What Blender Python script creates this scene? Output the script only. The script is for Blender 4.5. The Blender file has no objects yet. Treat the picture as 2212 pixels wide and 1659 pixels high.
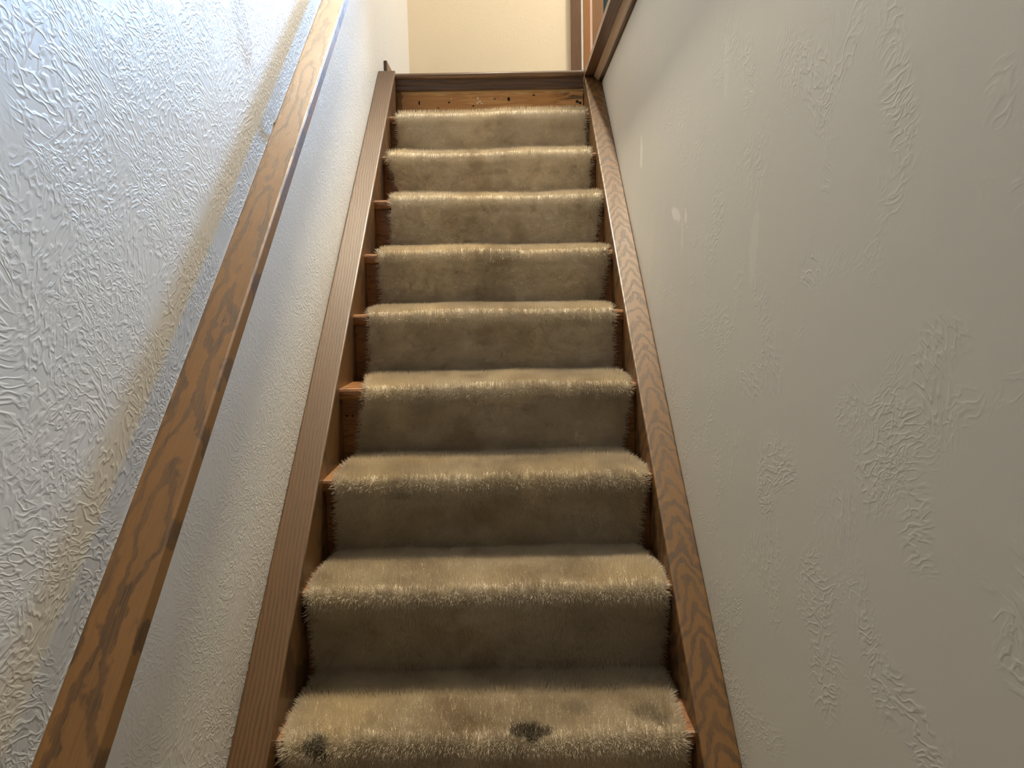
import bpy, bmesh, math, random
from mathutils import Vector, Matrix, noise
random.seed(7)
S = bpy.context.scene
COL = S.collection

# ------------------------------------------------------------------ camera
CAM = Vector((0.05536, -1.27477, 0.78725))
PIT, YAW, ROL, FPX = -0.1101, 0.00391, -0.01927, 1600.0
cp, sp = math.cos(PIT), math.sin(PIT)
fw = Vector((math.sin(YAW)*cp, math.cos(YAW)*cp, sp))
rr = Vector((math.cos(YAW), -math.sin(YAW), 0))
uu = rr.cross(fw)
r2 = math.cos(ROL)*rr + math.sin(ROL)*uu
u2 = -math.sin(ROL)*rr + math.cos(ROL)*uu
cd = bpy.data.cameras.new('camera'); cam = bpy.data.objects.new('camera', cd); COL.objects.link(cam)
M = Matrix((r2, u2, -fw)).transposed().to_4x4(); M.translation = CAM
cam.matrix_world = M
cd.sensor_width = 36; cd.lens = 36*FPX/2212; cd.clip_start = .01
S.camera = cam

# ------------------------------------------------------------------ world, lights, exposure
w = bpy.data.worlds.new('sky'); S.world = w; w.use_nodes = True
w.node_tree.nodes['Background'].inputs[0].default_value = (.55, .75, 1, 1)
w.node_tree.nodes['Background'].inputs[1].default_value = 1.0
S.view_settings.view_transform = 'Standard'; S.view_settings.look = 'None'
S.cycles.use_adaptive_sampling = True; S.cycles.adaptive_threshold = .07
S.cycles.max_bounces = 8; S.cycles.glossy_bounces = 3; S.cycles.transmission_bounces = 4; S.cycles.caustics_reflective = False; S.cycles.caustics_refractive = False
S.view_settings.exposure = 0.25; S.view_settings.gamma = 1; S.view_settings.use_curve_mapping = False
def area(name, loc, target, sx, sy, power, col, spread=math.pi):
    l = bpy.data.lights.new(name, 'AREA'); l.shape = 'RECTANGLE'; l.size = sx; l.size_y = sy
    l.energy = power; l.color = col; l.spread = spread
    o = bpy.data.objects.new(name, l); COL.objects.link(o); o.location = loc
    o.rotation_euler = (Vector(target)-Vector(loc)).to_track_quat('-Z', 'Y').to_euler(); return o
def point(name, loc, r, power, col):
    l = bpy.data.lights.new(name, 'POINT'); l.energy = power; l.color = col; l.shadow_soft_size = r
    o = bpy.data.objects.new(name, l); COL.objects.link(o); o.location = loc; return o
def spot(name, loc, target, r, power, col, ang, blend):
    l = bpy.data.lights.new(name, 'SPOT'); l.energy = power; l.color = col; l.shadow_soft_size = r; l.spot_size = math.radians(ang); l.spot_blend = blend
    o = bpy.data.objects.new(name, l); COL.objects.link(o); o.location = loc
    o.rotation_euler = (Vector(target)-Vector(loc)).to_track_quat('-Z', 'Y').to_euler(); return o
area('door_daylight', (1.8, 4.9, 3.8), (-.3, .2, 1.0), 1.0, .8, 320, (.29, .57, 1.0))
area('window_daylight', (2.2, 1.55, 3.2), (-.4, .1, 1.2), 1.25, 1.1, 24, (.50, .74, 1.0))
spot('ceiling_lamp_light', (.0, 1.6, 4.1), (0, -.28, .2), .09, 720, (1.0, .90, .70), 72, 1.0)
point('hall_lamp_light', (1.45, 2.25, 3.6), .08, 95, (1.0, .92, .78))
area('lower_fill_light', (.1, -2.4, 1.0), (0, 1, .3), .5, .4, .9, (1.0, .66, .35))  # unseen fill added behind the camera to brighten the risers

# ------------------------------------------------------------------ stair numbers
G, R = 0.20993, 0.19
TH = math.atan(R/G); CT = math.cos(TH); ST = math.sin(TH)
WI = 0.384            # half width between the stringers
XL, XR = -0.4545, 0.4515
DZ = [-.003, .005, .002, .003, 0, -.006, -.004, -.010, -.010, .012]
def zt(i): return i*R + (DZ[i] if 0 <= i < 10 else 0)
ZF = -4*R
ZU = 1.71
YB = 2.93             # back wall of the landing
YF = -2.6             # wall behind the camera
XH = 2.0              # far side of the upper hall
ZC = ZU + 2.44

# ------------------------------------------------------------------ helpers
def link(name, bm, mat, parent=None, smooth=False):
    me = bpy.data.meshes.new(name); bmesh.ops.recalc_face_normals(bm, faces=bm.faces[:])
    bm.to_mesh(me); bm.free()
    if mat: me.materials.append(mat)
    if smooth:
        for p in me.polygons: p.use_smooth = True
    o = bpy.data.objects.new(name, me); COL.objects.link(o)
    if parent: o.parent = parent
    return o
def empty(name, loc=(0, 0, 0)):
    o = bpy.data.objects.new(name, None); COL.objects.link(o); o.location = loc; o.empty_display_size = .1; return o
def tag(o, label, cat, group=None):
    o['label'] = label; o['category'] = cat
    if group: o['group'] = group
    return o
def struct(o): o['kind'] = 'structure'; return o
def box(bm, x0, x1, y0, y1, z0, z1, bev=0, seg=2):
    vs = [bm.verts.new(c) for c in ((x0,y0,z0),(x1,y0,z0),(x1,y1,z0),(x0,y1,z0),(x0,y0,z1),(x1,y0,z1),(x1,y1,z1),(x0,y1,z1))]
    fs = [bm.faces.new([vs[k] for k in f]) for f in ((0,3,2,1),(4,5,6,7),(0,1,5,4),(1,2,6,5),(2,3,7,6),(3,0,4,7))]
    if bev: 
        es = list({e for f in fs for e in f.edges})
        bmesh.ops.bevel(bm, geom=es, offset=bev, segments=seg, profile=.5, affect='EDGES')
    return bm
def prism(bm, pts, axis, a, b, bev=0, seg=2):
    """closed outline pts extruded along axis ('x': pts are (y,z); 'y': pts are (x,z))."""
    f = (lambda p, t: (t, p[0], p[1])) if axis == 'x' else (lambda p, t: (p[0], t, p[1])) if axis == 'y' else (lambda p, t: (p[0], p[1], t))
    A = [bm.verts.new(f(p, a)) for p in pts]; B = [bm.verts.new(f(p, b)) for p in pts]
    n = len(pts); fs = [bm.faces.new(A), bm.faces.new(B[::-1])]
    for k in range(n): fs.append(bm.faces.new((A[k], B[k], B[(k+1) % n], A[(k+1) % n])))
    if bev:
        bmesh.ops.bevel(bm, geom=list({e for g in fs for e in g.edges}), offset=bev, segments=seg, profile=.5, affect='EDGES')
    return bm
def BM(): return bmesh.new()

# ------------------------------------------------------------------ materials
class NT:
    def __init__(s, name):
        s.m = bpy.data.materials.new(name); s.m.use_nodes = True
        s.t = s.m.node_tree; s.b = s.t.nodes['Principled BSDF']
        s.tc = s.t.nodes.new('ShaderNodeTexCoord').outputs['Object']
    def n(s, typ, ins=None, **kw):
        nd = s.t.nodes.new('ShaderNode'+typ)
        for k, v in kw.items(): setattr(nd, k, v)
        for k, v in (ins or {}).items(): s.put(nd.inputs[k], v)
        return nd
    def put(s, sock, v):
        if isinstance(v, bpy.types.NodeSocket): s.t.links.new(v, sock)
        else: sock.default_value = v
    def math(s, op, a, b=0.0, c=0.0, clamp=False):
        nd = s.t.nodes.new('ShaderNodeMath'); nd.operation = op; nd.use_clamp = clamp
        for k, v in enumerate((a, b, c)): s.put(nd.inputs[k], v)
        return nd.outputs[0]
    def ramp(s, fac, stops, interp='LINEAR'):
        nd = s.t.nodes.new('ShaderNodeValToRGB'); cr = nd.color_ramp; cr.interpolation = interp
        while len(cr.elements) < len(stops): cr.elements.new(.5)
        for e, (p, c) in zip(cr.elements, stops):
            e.position = p; e.color = (c, c, c, 1) if isinstance(c, (int, float)) else (*c, 1)
        s.put(nd.inputs[0], fac); return nd.outputs[0]
    def mix(s, fac, a, b, mode='MIX'):
        nd = s.t.nodes.new('ShaderNodeMix'); nd.data_type = 'RGBA'; nd.blend_type = mode
        s.put(nd.inputs[0], fac)
        for k, v in ((6, a), (7, b)): s.put(nd.inputs[k], (*v, 1) if isinstance(v, tuple) and len(v) == 3 else v)
        return nd.outputs[2]
    def noise(s, vec, scale, detail=3, rough=.5, dist=0):
        return s.n('TexNoise', {'Vector': vec, 'Scale': scale, 'Detail': detail, 'Roughness': rough, 'Distortion': dist}).outputs['Fac']
    def mapping(s, vec, loc=(0,0,0), rot=(0,0,0), sc=(1,1,1)):
        return s.n('Mapping', {'Vector': vec, 'Location': loc, 'Rotation': rot, 'Scale': sc}).outputs[0]
    def sep(s, vec):
        nd = s.n('SeparateXYZ', {0: vec}); return nd.outputs
    def comb(s, x, y, z):
        return s.n('CombineXYZ', {0: x, 1: y, 2: z}).outputs[0]
    def out(s, col, rough=.5, spec=.5, bump=None, strength=.3, dist=.002, coat=0, coat_r=.2):
        s.put(s.b.inputs['Base Color'], (*col, 1) if isinstance(col, tuple) else col)
        s.put(s.b.inputs['Roughness'], rough); s.put(s.b.inputs['Specular IOR Level'], spec)
        s.b.inputs['Coat Weight'].default_value = coat; s.b.inputs['Coat Roughness'].default_value = coat_r
        if bump is not None:
            bn = s.n('Bump', {'Height': bump, 'Strength': strength, 'Distance': dist})
            s.t.links.new(bn.outputs[0], s.b.inputs['Normal'])
        return s.m

def oak(name, rot, light, dark, ring=.006, tilt=.075, depth=.012, xc=0.0, wob=.004, wobs=9, rough=.43, coat=.35, sharp=(.45, .62, .9), seed=0.0, across='x', cross=.55, yf=.55):
    """plain-sawn oak: growth rings round an axis slightly tilted to the board's length (length = local Y after rot)."""
    m = NT(name)
    v = m.n('VectorRotate', {'Vector': m.tc, 'Angle': -rot}, rotation_type='X_AXIS').outputs[0]
    v = m.mapping(v, loc=(seed, seed*1.7, seed*.3))
    X, Y, Z = m.sep(v)
    if across == 'x-board': X, Y = m.math('ADD', Z, Y), X
    wv = m.comb(m.math('MULTIPLY', X, 1.8), m.math('MULTIPLY', Y, yf), m.math('MULTIPLY', Z, 1.0))
    n1 = m.math('MULTIPLY', m.math('SUBTRACT', m.noise(wv, wobs, 3, .6), .5), wob*2)
    n2 = m.math('MULTIPLY', m.math('SUBTRACT', m.noise(wv, wobs*5, 3, .65), .5), wob*.6)
    n3 = m.math('MULTIPLY', m.math('SUBTRACT', m.noise(m.comb(0.0, Y, 0.0), 2.1, 1), .5), .03)
    dx = m.math('ADD', m.math('SUBTRACT', X, xc + seed), n3)
    dd = m.math('ADD', m.math('MULTIPLY', Y, tilt), depth)
    r = m.math('SQRT', m.math('ADD', m.math('MULTIPLY', dx, dx), .00002))
    # parabola-like rings: ring index = across distance (soft) + along drift
    q = m.math('ADD', m.math('ADD', m.math('MULTIPLY', r, cross), dd), m.math('ADD', n1, n2))
    ph = m.math('FRACT', m.math('DIVIDE', q, ring))
    band = m.ramp(ph, [(0, 0), (sharp[0], .12), (sharp[1], 1), (sharp[2], .85), (.985, 0)])
    fib = m.noise(m.comb(m.math('MULTIPLY', X, 900.0), m.math('MULTIPLY', Y, 22.0), m.math('MULTIPLY', Z, 900.0)), 1, 2, .6)
    pores = m.ramp(fib, [(.35, 1), (.5, 0)])
    tone = m.noise(m.comb(m.math('MULTIPLY', X, 20.0), m.math('MULTIPLY', Y, 3.0), Z), 1.5, 2)
    base = m.mix(tone, light, tuple(c*.78 for c in light))
    vary = m.ramp(m.noise(m.comb(m.math('MULTIPLY', X, 12.0), m.math('MULTIPLY', Y, 5.0), Z), 1.3, 1), [(.30, .7), (.55, 1)])
    f = m.math('MULTIPLY', m.math('MULTIPLY', band, m.math('ADD', m.math('MULTIPLY', pores, .35), .65)), vary)
    col = m.mix(m.math('MULTIPLY', f, .92), base, dark)
    col = m.mix(m.math('MULTIPLY', pores, .22), col, dark)
    h = m.math('SUBTRACT', 1.0, m.math('MULTIPLY', pores, m.math('ADD', m.math('MULTIPLY', band, .7), .3)))
    return m.out(col, m.math('ADD', m.math('MULTIPLY', band, .12), rough), .5, h, .25, .0006, coat, .22)

OL, OD = (.195, .093, .026), (.034, .017, .007)
M_str_r = oak('oak_cathedral', TH, OL, OD, ring=.0090, tilt=.17, xc=.420, wob=.016, wobs=6, seed=0.0, sharp=(.38, .55, .88), cross=.36, yf=1.3, coat=.2)
M_str_l = oak('oak_straight', TH, (.160, .076, .023), (.032, .016, .006), ring=.0046, tilt=.022, xc=-.60, wob=.0050, wobs=6, coat=.2)
M_rail = oak('oak_rail', TH, (.255, .122, .034), (.042, .021, .008), ring=.0100, tilt=.028, xc=-.385, wob=.016, wobs=6, sharp=(.52, .62, .88), cross=.45, yf=.9, coat=.15)
M_oakx = oak('oak_nosing', 0, (.20, .10, .04), (.06, .028, .014), ring=.006, tilt=.008, xc=3.3, wob=.003, coat=.5, across='x-board')
M_darkx = oak('oak_dark_moulding', 0, (.10, .048, .024), (.035, .017, .010), ring=.006, tilt=.01, xc=3.3, wob=.004, coat=.4, across='x-board')
M_dark = oak('oak_dark_trim', 0, (.12, .055, .026), (.05, .022, .012), ring=.006, tilt=.02, xc=.3, wob=.004, coat=.4)

def oak_vertical(name, light, dark, ring=.008):
    m = NT(name); X, Y, Z = m.sep(m.tc)
    n1 = m.noise(m.comb(m.math('MULTIPLY', X, 6.0), m.math('MULTIPLY', Y, 6.0), m.math('MULTIPLY', Z, 1.2)), 3, 3)
    q = m.math('ADD', m.math('ADD', X, Y), m.math('MULTIPLY', n1, .02))
    band = m.ramp(m.math('FRACT', m.math('DIVIDE', q, ring)), [(0, 0), (.5, .2), (.7, 1), (.95, .5)])
    fib = m.ramp(m.noise(m.comb(m.math('MULTIPLY', X, 700.0), m.math('MULTIPLY', Y, 700.0), m.math('MULTIPLY', Z, 20.0)), 1, 2), [(.35, 1), (.55, 0)])
    f = m.math('ADD', m.math('MULTIPLY', band, .55), m.math('MULTIPLY', fib, .35), clamp=True)
    return m.out(m.mix(f, light, dark), .4, .5, fib, -.2, .0005, .3)
M_cas1 = oak_vertical('oak_casing_dark', (.17, .09, .045), (.085, .043, .022))
M_cas2 = oak_vertical('oak_casing_orange', (.36, .16, .05), (.20, .08, .025), .01)
M_cas3 = oak_vertical('oak_casing_ribbed', (.27, .14, .06), (.14, .068, .03), .005)

def pine():
    m = NT('stained_pine'); X, Y, Z = m.sep(m.tc)
    w1 = m.noise(m.comb(m.math('MULTIPLY', X, 1.5), m.math('MULTIPLY', Y, 10.0), m.math('MULTIPLY', Z, 14.0)), 2.5, 3, .6, .6)
    band = m.ramp(m.math('FRACT', m.math('MULTIPLY', w1, 7.0)), [(0, 0), (.6, .25), (.85, 1), (1, 0)])
    blot = m.ramp(m.noise(m.tc, 9, 4, .65), [(.38, 0), (.62, 1)])
    c = m.mix(band, (.34, .15, .045), (.17, .062, .018))
    c = m.mix(m.math('MULTIPLY', blot, .55), c, (.13, .045, .015))
    fib = m.noise(m.comb(m.math('MULTIPLY', X, 40.0), m.math('MULTIPLY', Y, 500.0), m.math('MULTIPLY', Z, 500.0)), 1, 2)
    return m.out(c, .42, .5, fib, .2, .0006, .25)
M_pine = pine()

def raw_pine():
    m = NT('bare_riser_pine'); X, Y, Z = m.sep(m.tc)
    w1 = m.noise(m.comb(m.math('MULTIPLY', X, 1.2), 0.0, m.math('MULTIPLY', Z, 16.0)), 2.2, 3, .55, .4)
    c = m.ramp(w1, [(.3, (.50, .26, .085)), (.48, (.40, .19, .058)), (.56, (.55, .30, .11)), (.7, (.36, .16, .05))])
    # old varnish streaks and adhesive at the right end and the top edge
    st = m.noise(m.comb(m.math('MULTIPLY', X, 9.0), 0.0, m.math('MULTIPLY', Z, 45.0)), 1.3, 4, .7, .8)
    endm = m.ramp(X, [(.24, 0), (.33, 1)])
    s1 = m.math('MULTIPLY', m.ramp(st, [(.47, 0), (.53, 1), (.60, 1), (.64, 0)]), endm)
    c = m.mix(m.math('MULTIPLY', s1, .8), c, (.045, .03, .018))
    topm = m.ramp(m.math('ADD', Z, m.math('MULTIPLY', m.noise(m.comb(m.math('MULTIPLY', X, 12.0), 0.0, 0.0), 1, 1), .03)), [(1.0, 0), (1.0, 0)])
    t2 = m.math('GREATER_THAN', m.math('ADD', Z, m.math('MULTIPLY', m.noise(m.comb(m.math('MULTIPLY', X, 12.0), 0.0, 0.0), 1, 1), .035)), 1.662)
    c = m.mix(m.math('MULTIPLY', t2, .6), c, (.62, .42, .19))
    lend = m.ramp(X, [(.0, 1), (.01, 0)])
    l2 = m.math('LESS_THAN', m.math('ADD', X, m.math('MULTIPLY', m.noise(m.tc, 30, 3), .06)), -.335)
    c = m.mix(m.math('MULTIPLY', l2, .7), c, (.10, .045, .018))
    return m.out(c, .45, .5, w1, .1, .001, .15)
M_raw = raw_pine()

def plaster(name, col, marks=(), amt=1.0, rough=.42, spec=.5, scale=1.0, lo=.47):
    """skip-trowelled plaster under semi-gloss paint; object origin is the world origin, wall plane is YZ or XZ."""
    m = NT(name); X, Y, Z = m.sep(m.tc)
    warp = m.n('TexNoise', {'Vector': m.tc, 'Scale': 6.0*scale, 'Detail': 2.0}).outputs['Color']
    wv = m.n('VectorMath', {0: warp, 1: (.5, .5, .5)}, operation='SUBTRACT').outputs[0]
    wv = m.n('VectorMath', {0: wv, 'Scale': .10}, operation='SCALE').outputs[0]
    P = m.n('VectorMath', {0: m.tc, 1: wv}, operation='ADD').outputs[0]
    hs = []
    for k, ang in enumerate((.45, -.85)):
        q = m.n('VectorRotate', {'Vector': P, 'Angle': ang}, rotation_type='X_AXIS').outputs[0]
        q = m.n('VectorRotate', {'Vector': q, 'Angle': ang}, rotation_type='Y_AXIS').outputs[0] if k == 9 else q
        q = m.mapping(q, loc=(k*3.1, k*1.3, k*2.2), sc=(1.0, .5, 1.2))
        nn = m.noise(q, 70*scale, 1, .55)
        rd = m.ramp(m.math('ABSOLUTE', m.math('SUBTRACT', nn, .5)), [(0, 1), (.03, .7), (.10, 0)], 'EASE')
        mk = m.ramp(m.noise(m.mapping(m.tc, loc=(k*7.7, k*5.1, 0)), 7*scale, 1, .6), [(lo, 0), (lo+.12, 1)])
        hs.append(m.math('MULTIPLY', rd, mk))
    h = m.math('MAXIMUM', hs[0], hs[1])
    big = m.math('MULTIPLY', m.noise(m.tc, 16, 1, .5), .9)
    fine = m.math('MULTIPLY', m.noise(P, 150, 0, .6), .16)
    h = m.math('ADD', m.math('ADD', h, big), fine)
    c = m.mix(m.math('MULTIPLY', m.noise(m.tc, 2.3, 3), .35), col, tuple(v*.90 for v in col))
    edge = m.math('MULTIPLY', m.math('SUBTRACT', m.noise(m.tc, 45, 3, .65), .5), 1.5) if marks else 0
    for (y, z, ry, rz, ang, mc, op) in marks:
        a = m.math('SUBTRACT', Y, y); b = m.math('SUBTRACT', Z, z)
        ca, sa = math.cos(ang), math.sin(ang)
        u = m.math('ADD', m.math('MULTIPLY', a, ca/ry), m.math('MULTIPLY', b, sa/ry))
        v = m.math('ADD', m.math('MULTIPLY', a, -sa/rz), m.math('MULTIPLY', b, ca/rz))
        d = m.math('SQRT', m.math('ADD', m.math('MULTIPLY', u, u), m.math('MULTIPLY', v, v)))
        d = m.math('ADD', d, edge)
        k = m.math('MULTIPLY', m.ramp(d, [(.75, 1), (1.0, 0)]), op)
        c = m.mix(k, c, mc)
    return m.out(c, rough, spec, h, .5*amt, .0015)
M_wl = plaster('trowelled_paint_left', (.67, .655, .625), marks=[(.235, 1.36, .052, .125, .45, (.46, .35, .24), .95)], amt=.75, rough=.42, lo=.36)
M_wr = plaster('trowelled_paint_right', (.60, .58, .53), marks=[(.481, .984, .045, .016, .3, (.93, .91, .86), .45), (.385, .968, .012, .018, 0, (.93, .91, .86), .4),
      (.42, .93, .008, .045, 0, (.9, .88, .82), .25), (-.075, .87, .022, .07, .2, (.85, .82, .74), .16), (.09, 1.20, .018, .06, 0, (.87, .85, .80), .12), (.93, 1.21, .02, .05, 0, (.93, .91, .86), .4)], amt=.36, rough=.5, lo=.54)
M_wb = plaster('trowelled_paint_back', (.84, .70, .50), amt=.4)


def plain(name, col, rough=.5, metal=0, coat=0):
    m = NT(name); n = m.noise(m.tc, 40, 2)
    m.b.inputs['Metallic'].default_value = metal
    return m.out(m.mix(n, col, tuple(c*.85 for c in col)), rough, .5, coat=coat)
M_hole = plain('hole_shadowless', (.012, .008, .006), .9)
M_putty = plain('dried_putty', (.75, .66, .50), .7)
M_strip = plain('weather_strip', (.66, .48, .38), .6)
M_lit_bevel = plain('lit_bevel_wood', (.42, .30, .20), .45, 0, .3)  # paler than the trim: light on its bevel put into the colour
M_caulk = plain('white_caulk', (.88, .84, .76), .6)
M_green = plain('dark_green_paint', (.018, .035, .032), .35)
M_steel = plain('brown_bracket_steel', (.10, .075, .05), .4, .8)
M_lint = plain('lint', (.62, .57, .46), .9)
M_floor = plain('concrete_floor', (.16, .14, .11), .8)
M_ceil = plain('ceiling_paint', (.80, .78, .74), .8)
M_base = plain('basement_panelling', (.16, .12, .08), .7)
M_hall = plain('hall_carpet', (.30, .25, .18), .95)

def glass():
    m = NT('window_glass'); t = m.t
    tr = m.n('BsdfTransparent'); gl = m.n('BsdfGlossy', {'Roughness': .02}); mx = m.n('MixShader', {0: .06, 1: tr.outputs[0], 2: gl.outputs[0]})
    t.links.new(mx.outputs[0], t.nodes['Material Output'].inputs[0]); t.nodes.remove(m.b); return m.m
M_glass = glass()

def carpet_mat():
    m = NT('beige_carpet_pile'); X, Y, Z = m.sep(m.tc)
    big = m.noise(m.tc, 7, 2, .6)
    c = m.ramp(big, [(.30, (.59, .51, .385)), (.5, (.72, .635, .50)), (.7, (.78, .70, .57))])
    yel = m.ramp(m.noise(m.mapping(m.tc, loc=(4, 2, 1)), 5, 3), [(.45, 0), (.7, .5)])
    c = m.mix(yel, c, (.92, .80, .58))
    # trodden dirt in the middle of the risers, shoe scuffs
    mid = m.ramp(m.math('ABSOLUTE', m.math('ADD', X, .03)), [(0, 1), (.22, 0)])
    sc = m.ramp(m.noise(m.mapping(m.tc, loc=(1.2, 9, 5)), 11, 3, .55), [(.46, 0), (.64, 1)])
    c = m.mix(m.math('MULTIPLY', m.math('MULTIPLY', mid, sc), .6), c, (.42, .32, .21))
    sc2 = m.ramp(m.noise(m.mapping(m.tc, loc=(8, 3, 2)), 26, 3, .6), [(.60, 0), (.70, 1)])
    c = m.mix(m.math('MULTIPLY', sc2, .35), c, (.46, .35, .23))
    for (x, y, z, r, op) in ((.060, .004, .008, .020, .85), (.088, .000, .006, .022, .85), (.112, .002, .008, .012, .7), (-.305, -.012, -.004, .026, .7), (-.298, -.014, -.022, .018, .6), (.30, .045, .012, .03, .3), (.325, .02, .012, .02, .35), (.17, .07, .012, .035, .2), (.36, 1.03, .94, .012, .9)):
        d = m.n('VectorMath', {0: m.tc, 1: (x, y, z)}, operation='DISTANCE').outputs['Value']
        d = m.math('ADD', d, m.math('MULTIPLY', m.math('SUBTRACT', m.noise(m.tc, 60, 3, .6), .5), r*1.4))
        c = m.mix(m.math('MULTIPLY', m.ramp(m.math('DIVIDE', d, r), [(.6, 1), (1.0, 0)]), op), c, (.06, .045, .03))
    tuft = m.noise(m.tc, 330, 1, .7)
    c = m.mix(m.math('MULTIPLY', m.ramp(tuft, [(.35, 1), (.6, 0)]), .25), c, (.6, .5, .38))
    return m.out(c, .95, .03)
M_carpet = carpet_mat()

# ------------------------------------------------------------------ the room
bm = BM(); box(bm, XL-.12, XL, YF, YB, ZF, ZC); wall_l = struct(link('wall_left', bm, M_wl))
bm = BM(); box(bm, XR, XR+.12, YF, YB, ZF, 1.655); struct(link('wall_right', bm, M_wr))
DX0, DX1, DZ1 = .543, 1.52, ZU+2.05
bm = BM(); box(bm, XL-.12, DX0, YB, YB+.12, ZF, ZC); box(bm, DX0, DX1, YB, YB+.12, DZ1, ZC); box(bm, DX1, XH+.12, YB, YB+.12, ZF, ZC); box(bm, DX0, DX1, YB, YB+.12, ZF, ZU-.02)
struct(link('wall_back', bm, M_wb))
bm = BM(); box(bm, XL-.12, XH+.12, YF-.12, YF, ZF-.1, ZC+.1); struct(link('wall_front', bm, M_base))
WY0, WY1, WZ0, WZ1 = .9, 2.2, 2.6, 3.75
bm = BM()
box(bm, XH, XH+.12, YF, WY0, ZU-.2, ZC); box(bm, XH, XH+.12, WY1, YB, ZU-.2, ZC); box(bm, XH, XH+.12, WY0, WY1, ZU-.2, WZ0); box(bm, XH, XH+.12, WY0, WY1, WZ1, ZC)
struct(link('wall_hall', bm, M_ceil))
win = struct(empty('window_1', (XH, (WY0+WY1)/2, WZ0)))
bm = BM()
for a in (WY0, (WY0+WY1)/2-.02, WY1-.04): box(bm, -.01, .09, a-win.location.y, a+.04-win.location.y, 0, WZ1-WZ0, .003)
for z in (0, WZ1-WZ0-.04): box(bm, -.01, .09, WY0-win.location.y, WY1-win.location.y, z, z+.04, .003)
link('window_frame', bm, M_cas2, win)
bm = BM(); box(bm, .04, .046, WY0-win.location.y, WY1-win.location.y, 0, WZ1-WZ0); link('window_pane', bm, M_glass, win)
bm = BM(); box(bm, XL-.12, XH+.12, YF-.12, YB+.12, ZC, ZC+.1); struct(link('ceiling', bm, M_ceil))
bm = BM(); box(bm, XL, XR, YF, -.70, 1.50, ZU); struct(link('ceiling_lower', bm, M_base))
bm = BM(); box(bm, XL-.12, XH+.12, YF-.12, YB+.12, ZF-.1, ZF); struct(link('floor', bm, M_floor))
bm = BM(); box(bm, XR+.002, XH, YF, YB, ZU-.055, ZU-.004); box(bm, XL, XR+.002, 1.96, YB, ZU-.055, ZU-.004)
struct(link('floor_upper', bm, M_hall))

# ledge trim along the top of the right wall (upper hall floor edge)
bm = BM()
pts = [(.3855, 1.690), (.3855, 1.712), (.389, 1.717), (.55, 1.717), (.55, 1.706), (XR-.0, 1.706), (XR, 1.664), (.4405, 1.664), (.4405, 1.690)]
prism(bm, pts, 'y', -.70, 1.852)
tr1 = struct(link('trim_1', bm, M_dark))
bm = BM(); prism(bm, [(.423, 1.6895), (.4335, 1.6895), (.4400, 1.6715), (.4400, 1.6640), (.4360, 1.6640), (.4250, 1.6860)], 'y', -.70, 1.852); link('lit_bevel', bm, M_lit_bevel, tr1)  # strip added under the trim, painted as its bevel catching light
# skirting on the landing's left side, its end showing beside the stringer
bm = BM(); box(bm, XL, XL+.014, 2.03, YB, ZU, 1.826, .003); struct(link('baseboard_left', bm, M_dark))
bm = BM(); box(bm, XL+.014, .40, YB-.014, YB, ZU, 1.80, .003); struct(link('baseboard_back', bm, M_darkx))

# door in the back wall, far right, behind the ledge trim
dr = struct(empty('door_1', (1.0, YB, ZU)))
def dpart(name, mat, x0, x1, y0, y1, z0, z1, bev=.002):
    b = BM(); box(b, x0-1.0, x1-1.0, y0-YB, y1-YB, z0-ZU, z1-ZU, bev); return link(name, b, mat, dr)
dpart('door_casing', M_cas1, .427, .484, YB-.018, YB, ZU, DZ1+.12)
dpart('door_casing', M_cas2, .4955, .5315, YB-.020, YB, ZU, DZ1+.08)
dpart('caulk_strip', M_caulk, .484, .4955, YB-.015, YB, ZU, DZ1+.08, 0)
dpart('weather_strip', M_strip, .5315, .5435, YB-.010, YB+.01, ZU, DZ1)
dpart('door_jamb', M_cas3, .5435, .604, YB-.004, YB+.10, ZU, DZ1)
slab = BM()
for a in ((.606, .67, ZU+.01, DZ1-.02), (1.34, 1.50, ZU+.01, DZ1-.02), (.67, 1.34, ZU+.01, 2.40), (.67, 1.34, 3.52, DZ1-.02)):
    box(slab, a[0]-1, a[1]-1, .03, .07, a[2]-ZU, a[3]-ZU)
slab = link('door_slab', slab, M_green, dr)
b = BM(); box(b, -.33, .34, .046, .052, 2.40-ZU, 3.52-ZU); link('door_glass', b, M_glass, slab)

# ------------------------------------------------------------------ the staircase
stair = tag(empty('staircase', (0, -3*G, ZF)), 'steep staircase of reddish bare wood between two oak stringers, under the carpet runner', 'staircase')
OFF = Vector((0, -3*G, ZF))
def sp_(name, bm, mat, smooth=False, label=None):
    bmesh.ops.translate(bm, verts=bm.verts[:], vec=-OFF)
    o = link(name, bm, mat, stair, smooth)
    if label: o['label'] = label
    return o
def L(y, h): return y*R/G + h/CT
M_world = {}
def stringer(x0, x1, h, ytop, mat, label):
    y0 = -4*G+.02
    pts = [(y0, L(y0, h)), (ytop, L(ytop, h)), (ytop, L(ytop, h)-.34), (y0+.34*G/R+.0, ZF), (y0, ZF)]
    b = BM(); prism(b, pts, 'x', x0, x1)
    es = [e for e in b.edges if abs(e.verts[0].co.y-e.verts[1].co.y) > 1 and e.verts[0].co.z > L(e.verts[0].co.y, h)-.01 and e.verts[1].co.z > L(e.verts[1].co.y, h)-.01]
    bmesh.ops.bevel(b, geom=es, offset=.0045, segments=4, profile=.5, affect='EDGES')
    return link('stringer', b, mat, None)
for x0, x1, h, yt, mat, lab in ((XL, -WI, .028, 1.876, M_str_l, 'left oak stringer with straight grain'), (WI, XR, .018, 1.862, M_str_r, 'right oak stringer with wavy cathedral grain')):
    o = stringer(x0, x1, h, yt, mat, lab)
    o.parent = stair; o.matrix_parent_inverse = Matrix.Translation(-OFF); o['label'] = lab
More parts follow.
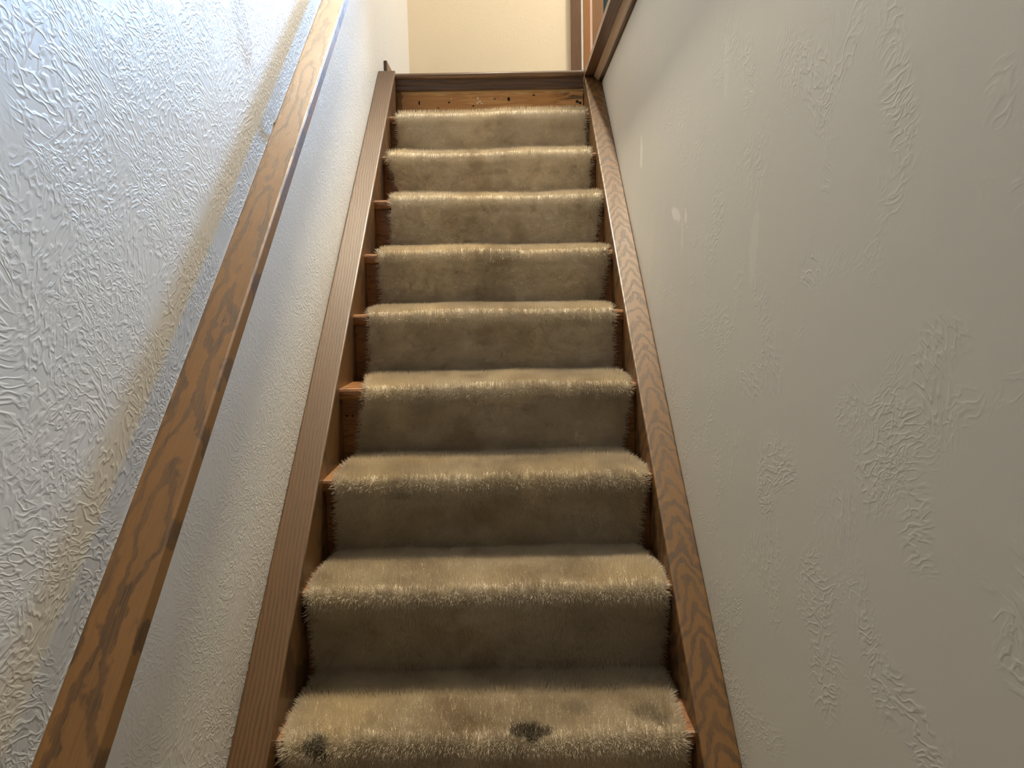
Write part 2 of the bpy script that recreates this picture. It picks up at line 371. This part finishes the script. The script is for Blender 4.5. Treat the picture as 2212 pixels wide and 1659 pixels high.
def place(o): o.parent = stair; o.matrix_parent_inverse = Matrix.Translation(-OFF); return o
TT = .030
for i in range(-3, 9):
    z = zt(i); y = i*G
    # bull-nosed tread
    pts = [(y+G+.02, z), (y+G+.02, z-TT), (y+.012, z-TT)]
    for k in range(7):
        a = -math.pi/2 - k*math.pi/6
        pts.append((y+.010 + .010*math.cos(a), z-TT/2 + (TT/2)*math.sin(a) if k in (0, 6) else z-TT/2+(TT/2)*math.sin(a)))
    b = BM(); prism(b, pts, 'x', -WI, WI); o = place(link('tread', b, M_pine))
    zb = zt(i-1) if i > -3 else ZF
    b = BM(); box(b, -WI, WI, y+.026, y+.045, zb, z-TT); place(link('riser', b, M_pine))
# the bare top riser with knots, nail holes and blobs of old putty
b = BM(); box(b, -WI, WI, 9*G+.004, 9*G+.024, zt(8)-.01, 1.662); o = place(link('riser', b, M_raw)); o['label'] = 'bare yellow pine riser with knots and nail holes, topmost'
b = BM()
def disc(bm, x, z, rx, rz, y, n=10):
    vs = [bm.verts.new((x+rx*math.cos(2*math.pi*k/n)*(1+.25*random.uniform(-1, 1)), y, z+rz*math.sin(2*math.pi*k/n)*(1+.25*random.uniform(-1, 1)))) for k in range(n)]
    c = bm.verts.new((x, y-.0012, z))
    for k in range(n): bm.faces.new((vs[k], vs[(k+1) % n], c))
for x, z, rx, rz in ((-.293, 1.612, .004, .009), (-.17, 1.611, .004, .004), (.077, 1.620, .005, .008), (.18, 1.634, .006, .003), (.36, 1.606, .007, .006), (.372, 1.600, .005, .006), (-.215, 1.590, .004, .003), (-.07, 1.595, .005, .003), (.02, 1.622, .003, .003)):
    b = BM(); disc(b, x, z, rx, rz, 9*G+.0035); place(link('knot', b, M_hole))
for x, z, rx, rz in ((-.05, 1.625, .0035, .005), (-.043, 1.612, .006, .003), (-.052, 1.606, .003, .006), (-.035, 1.604, .007, .002), (-.08, 1.629, .002, .002), (.005, 1.625, .002, .002), (-.16, 1.625, .002, .003), (.045, 1.626, .002, .002), (.30, 1.608, .0015, .0015), (-.005, 1.626, .0015, .0015)):
    b = BM(); disc(b, x, z, rx, rz, 9*G+.003); place(link('putty_blob', b, M_putty))
# landing nosing
b = BM()
pts = [(1.975, 1.722), (1.975, 1.697), (1.868, 1.697), (1.861, 1.700), (1.8575, 1.706), (1.8575, 1.713), (1.861, 1.719), (1.868, 1.722)]
prism(b, pts, 'x', -WI, WI+.001); place(link('landing_nosing', b, M_oakx))
b = BM(); prism(b, [(1.890, 1.697), (1.890, 1.655), (1.882, 1.655), (1.876, 1.661), (1.878, 1.672), (1.870, 1.690), (1.870, 1.697)], 'x', -WI, WI); place(link('nosing_moulding', b, M_darkx))
# nail holes in the exposed tread ends / risers
b = BM()
for i, xs in ((3, (-.372, -.358)), (2, (-.37,)), (7, (-.372,)), (1, (.374,))):
    for x in xs: b = BM(); disc(b, x, zt(i)-.075, .003, .003, i*G+.0255); place(link('nail_hole', b, M_hole))

# ------------------------------------------------------------------ carpet
NOSE = {-3: (-.36, .36), -2: (-.36, .36), -1: (-.362, .362), 0: (-.366, .360), 1: (-.367, .371), 2: (-.353, .367), 3: (-.318, .368), 4: (-.338, .353), 5: (-.338, .369), 6: (-.328, .376), 7: (-.364, .364), 8: (-.359, .374)}
FOOT = {-3: (-.36, .36), -2: (-.36, .36), -1: (-.36, .36), 0: (-.362, .362), 1: (-.366, .367), 2: (-.357, .352), 3: (-.348, .349), 4: (-.349, .360), 5: (-.343, .346), 6: (-.342, .356), 7: (-.323, .366), 8: (-.362, .373)}
runner = tag(empty('carpet_runner', (0, -3*G, ZF)), 'worn beige plush carpet runner with ragged cut sides, stapled over the wooden stairs', 'carpet')
TK = .009
def section(i):
    z = zt(i); y = i*G; zb = zt(i-1) if i > -3 else ZF
    path = []     # (y, z, ny, nz, t) outer surface
    yback = y+G+.014
    n0 = 26
    for k in range(n0+1):
        f = k/n0; path.append((yback + (y+.012-yback)*f, z+TK+.003*math.sin(math.pi*f), 0, 1, f))
    rn = .0225; cy, cz = y+.012, z+TK-rn
    for k in range(1, 10):
        a = math.pi/2 + k*math.pi/2/9*1.12
        path.append((cy+rn*1.15*math.cos(a), cz+rn*math.sin(a), math.cos(a), math.sin(a), 1+k/10))
    ys, zs = path[-1][0], path[-1][1]
    ye, ze = y+.026-TK, zb+TK+.003
    n2 = 20
    for k in range(1, n2+1):
        f = k/n2
        # falls from the nose, tucks back to the riser
        py = ys + (ye-ys)*(1-(1-f)**2.2); pz = zs+(ze-zs)*f
        path.append((py, pz, -1, 0, 2+f))
    NX = 64
    bm = BM(); dv = bm.verts.layers.deform.verify()
    grid = []; inner = []
    up = FOOT[i+1] if i+1 in FOOT else (-.35, .36)
    for j, (py, pz, ny, nz, t) in enumerate(path):
        if t <= 1: f = min(1, t*1.25); f = f*f*(3-2*f); xl = up[0]*(1-f)+NOSE[i][0]*f; xr = up[1]*(1-f)+NOSE[i][1]*f
        elif t < 2: xl, xr = NOSE[i]
        else: f = t-2; xl = NOSE[i][0]*(1-f)+FOOT[i][0]*f; xr = NOSE[i][1]*(1-f)+FOOT[i][1]*f
        jl = .006*noise.noise((i*3.1, j*.33, 0)) + .004*noise.noise((i*5.1, j*1.7, 3)) + random.uniform(-.0012, .0012)
        jr = .007*noise.noise((i*2.3, j*.30, 7)) + .005*noise.noise((i*4.7, j*1.6, 9)) + random.uniform(-.0012, .0012)
        xl += jl; xr += jr
        xl = max(xl, -WI+.004); xr = min(xr, WI-.004)
        row = []; rin = []
        nl = math.hypot(ny, nz)
        for k in range(NX+1):
            u = k/NX; x = xl+(xr-xl)*u
            d = .0035*noise.noise((x*7, py*9+i*4, pz*9)) + .0018*noise.noise((x*26, py*26, pz*26+i))
            amp = 1.0 if t < 1 else 1.35 if t < 2 else .8
            d *= amp
            if i >= 0 and t < 2.2 and t > .5: d += .003*math.cos(u*math.pi*2+i) 
            if 0.02 < t < 2.9: dd = d
            else: dd = max(d*.2, -.001)
            if k in (0, NX): dd -= .002
            v = bm.verts.new((x, py+ny/nl*dd, pz+nz/nl*dd)); row.append(v); v[dv][0] = 1.0
            w_ = bm.verts.new((x, py-ny/nl*TK*.9, pz-nz/nl*TK*.9)); rin.append(w_)
        grid.append(row); inner.append(rin)
    nj = len(grid)
    for j in range(nj-1):
        for k in range(NX):
            bm.faces.new((grid[j][k], grid[j][k+1], grid[j+1][k+1], grid[j+1][k]))
            bm.faces.new((inner[j][k], inner[j+1][k], inner[j+1][k+1], inner[j][k+1]))
        for k in (0, NX): bm.faces.new((grid[j][k], grid[j+1][k], inner[j+1][k], inner[j][k]))
    for j in (0, nj-1):
        for k in range(NX): bm.faces.new((grid[j][k], grid[j][k+1], inner[j][k+1], inner[j][k]))
    o = link('carpet_section', bm, M_carpet, runner, True)
    o.matrix_parent_inverse = Matrix.Translation(-OFF)
    vg = o.vertex_groups.new(name='pile')
    return o
HAIRS = {-1: 6000, 0: 95000, 1: 85000, 2: 65000, 3: 52000, 4: 42000, 5: 34000, 6: 28000, 7: 25000, 8: 22000}
for i in range(-3, 9):
    o = section(i)
    if i in HAIRS:
        pm = o.modifiers.new('pile', 'PARTICLE_SYSTEM'); ps = pm.particle_system; st = ps.settings
        ps.seed = i+11
        st.type = 'HAIR'; st.count = HAIRS[i]; st.hair_length = .0038; st.hair_step = 2; st.display_step = 2; st.render_step = 2
        st.use_advanced_hair = True
        st.emit_from = 'FACE'; st.use_modifier_stack = False; st.use_emit_random = True
        st.normal_factor = .0036; st.factor_random = .0018; st.brownian_factor = 0.0
        st.length_random = .35
        ps.vertex_group_density = 'pile'
        st.root_radius = 1.0; st.tip_radius = .5; st.radius_scale = .0006 if i < 2 else .0008 if i < 5 else .0010
        st.material = 1

# lint, fluff and threads lying on the carpet
def lint(x, y, z, n, s, name, label, group=None, mat=M_lint, nrm=(0, 0, 1)):
    b = BM(); nv = Vector(nrm)
    for q in range(n):
        p = Vector((random.uniform(-s, s)*.5, random.uniform(-s, s)*.5, 0)); a = random.uniform(0, 6.28); pts = []
        for k in range(5):
            pts.append(p.copy()); a += random.uniform(-.9, .9); p = p + Vector((math.cos(a), math.sin(a), random.uniform(-.1, .2)))*s*.35
        for k in range(4):
            d = (pts[k+1]-pts[k]).normalized(); sd = d.cross(Vector((0, 0, 1))).normalized()*.0005; upv = Vector((0, 0, .0005))
            A = [b.verts.new(pts[k]+e) for e in (sd, upv, -sd, -upv)]; B = [b.verts.new(pts[k+1]+e) for e in (sd, upv, -sd, -upv)]
            for e in range(4): b.faces.new((A[e], A[(e+1) % 4], B[(e+1) % 4], B[e]))
    o = link(name, b, mat); o.location = (x, y, z)
    if abs(nv.y) > .5: o.rotation_euler = (math.pi/2, 0, 0)
    return tag(o, label, 'lint', group)

# ------------------------------------------------------------------ handrail
hr = tag(empty('handrail', (XL, .3, .3*R/G+.8)), 'oak plank handrail with dark grain rising along the textured left wall', 'handrail')
def hplace(o): o.parent = hr; o.matrix_parent_inverse = Matrix.Translation(-hr.location); return o
HT = .656
y0, y1 = -1.25, 1.98
b = BM()
prism(b, [(y0, L(y0, HT)), (y1, L(y1, HT)), (y1, L(y1, HT-.027)), (y0, L(y0, HT-.027))], 'x', -.4195, -.3575)
es = [e for e in b.edges if abs(e.verts[0].co.y-e.verts[1].co.y) > 1]
bmesh.ops.bevel(b, geom=es, offset=.0035, segments=3, profile=.5, affect='EDGES')
hplace(link('rail', b, M_rail))
for yb in (.44, 1.85, -1.05):
    b = BM(); zz = L(yb, HT-.027)
    prism(b, [(yb-.03, L(yb-.03, HT-.0272)), (yb+.03, L(yb+.03, HT-.0272)), (yb+.03, L(yb+.03, HT-.0312)), (yb-.03, L(yb-.03, HT-.0312))], 'x', -.408, -.378)
    # curved arm from the wall plate to the saddle
    pr = None
    P = [Vector((XL+.004, yb, zz-.075)), Vector((XL+.022, yb, zz-.072)), Vector((XL+.042, yb, zz-.055)), Vector((-.398, yb, zz-.03)), Vector((-.395, yb, zz-.006))]
    prev = None
    for k, p in enumerate(P):
        d = (P[min(k+1, 4)]-P[max(k-1, 0)]).normalized(); s1 = Vector((0, 1, 0)); s2 = d.cross(s1)
        ring = [b.verts.new(p+s1*.006*math.cos(t*math.pi/4)+s2*.006*math.sin(t*math.pi/4)) for t in range(8)]
        if prev:
            for t in range(8): b.faces.new((prev[t], prev[(t+1) % 8], ring[(t+1) % 8], ring[t]))
        else: b.faces.new(ring)
        prev = ring
    b.faces.new(prev)
    A = [b.verts.new((XL, yb+.022*math.cos(t*math.pi/8), zz-.075+.030*math.sin(t*math.pi/8))) for t in range(16)]
    B = [b.verts.new((XL+.005, v.co.y, v.co.z)) for v in A]
    b.faces.new(B)
    for t in range(16): b.faces.new((A[t], A[(t+1) % 16], B[(t+1) % 16], B[t]))
    hplace(link('bracket', b, M_steel))

# bits of fluff and thread on the carpet
def on_tread(i, x, y): return (x, i*G+y, zt(i)+TK+.006)
lint(*on_tread(0, .315, .135), 5, .022, 'carpet_fluff', 'pale clump of fluff at the right back corner of the lowest visible tread')
lint(*on_tread(0, .235, .150), 3, .012, 'carpet_fluff', 'small curl of fluff left of the larger clump on the lowest tread')
lint(*on_tread(0, -.225, .045), 2, .012, 'carpet_thread', 'short pale thread near the left front of the lowest visible tread')
lint(*on_tread(1, -.02, .195), 3, .010, 'carpet_thread', 'white thread ends sticking out at the back of the second tread from the bottom')
lint(*on_tread(1, -.265, .055), 2, .018, 'carpet_thread', 'curled pale thread at the left of the second tread from the bottom')
lint(*on_tread(1, -.165, .050), 3, .016, 'carpet_thread', 'pale thread left of centre on the second tread from the bottom')
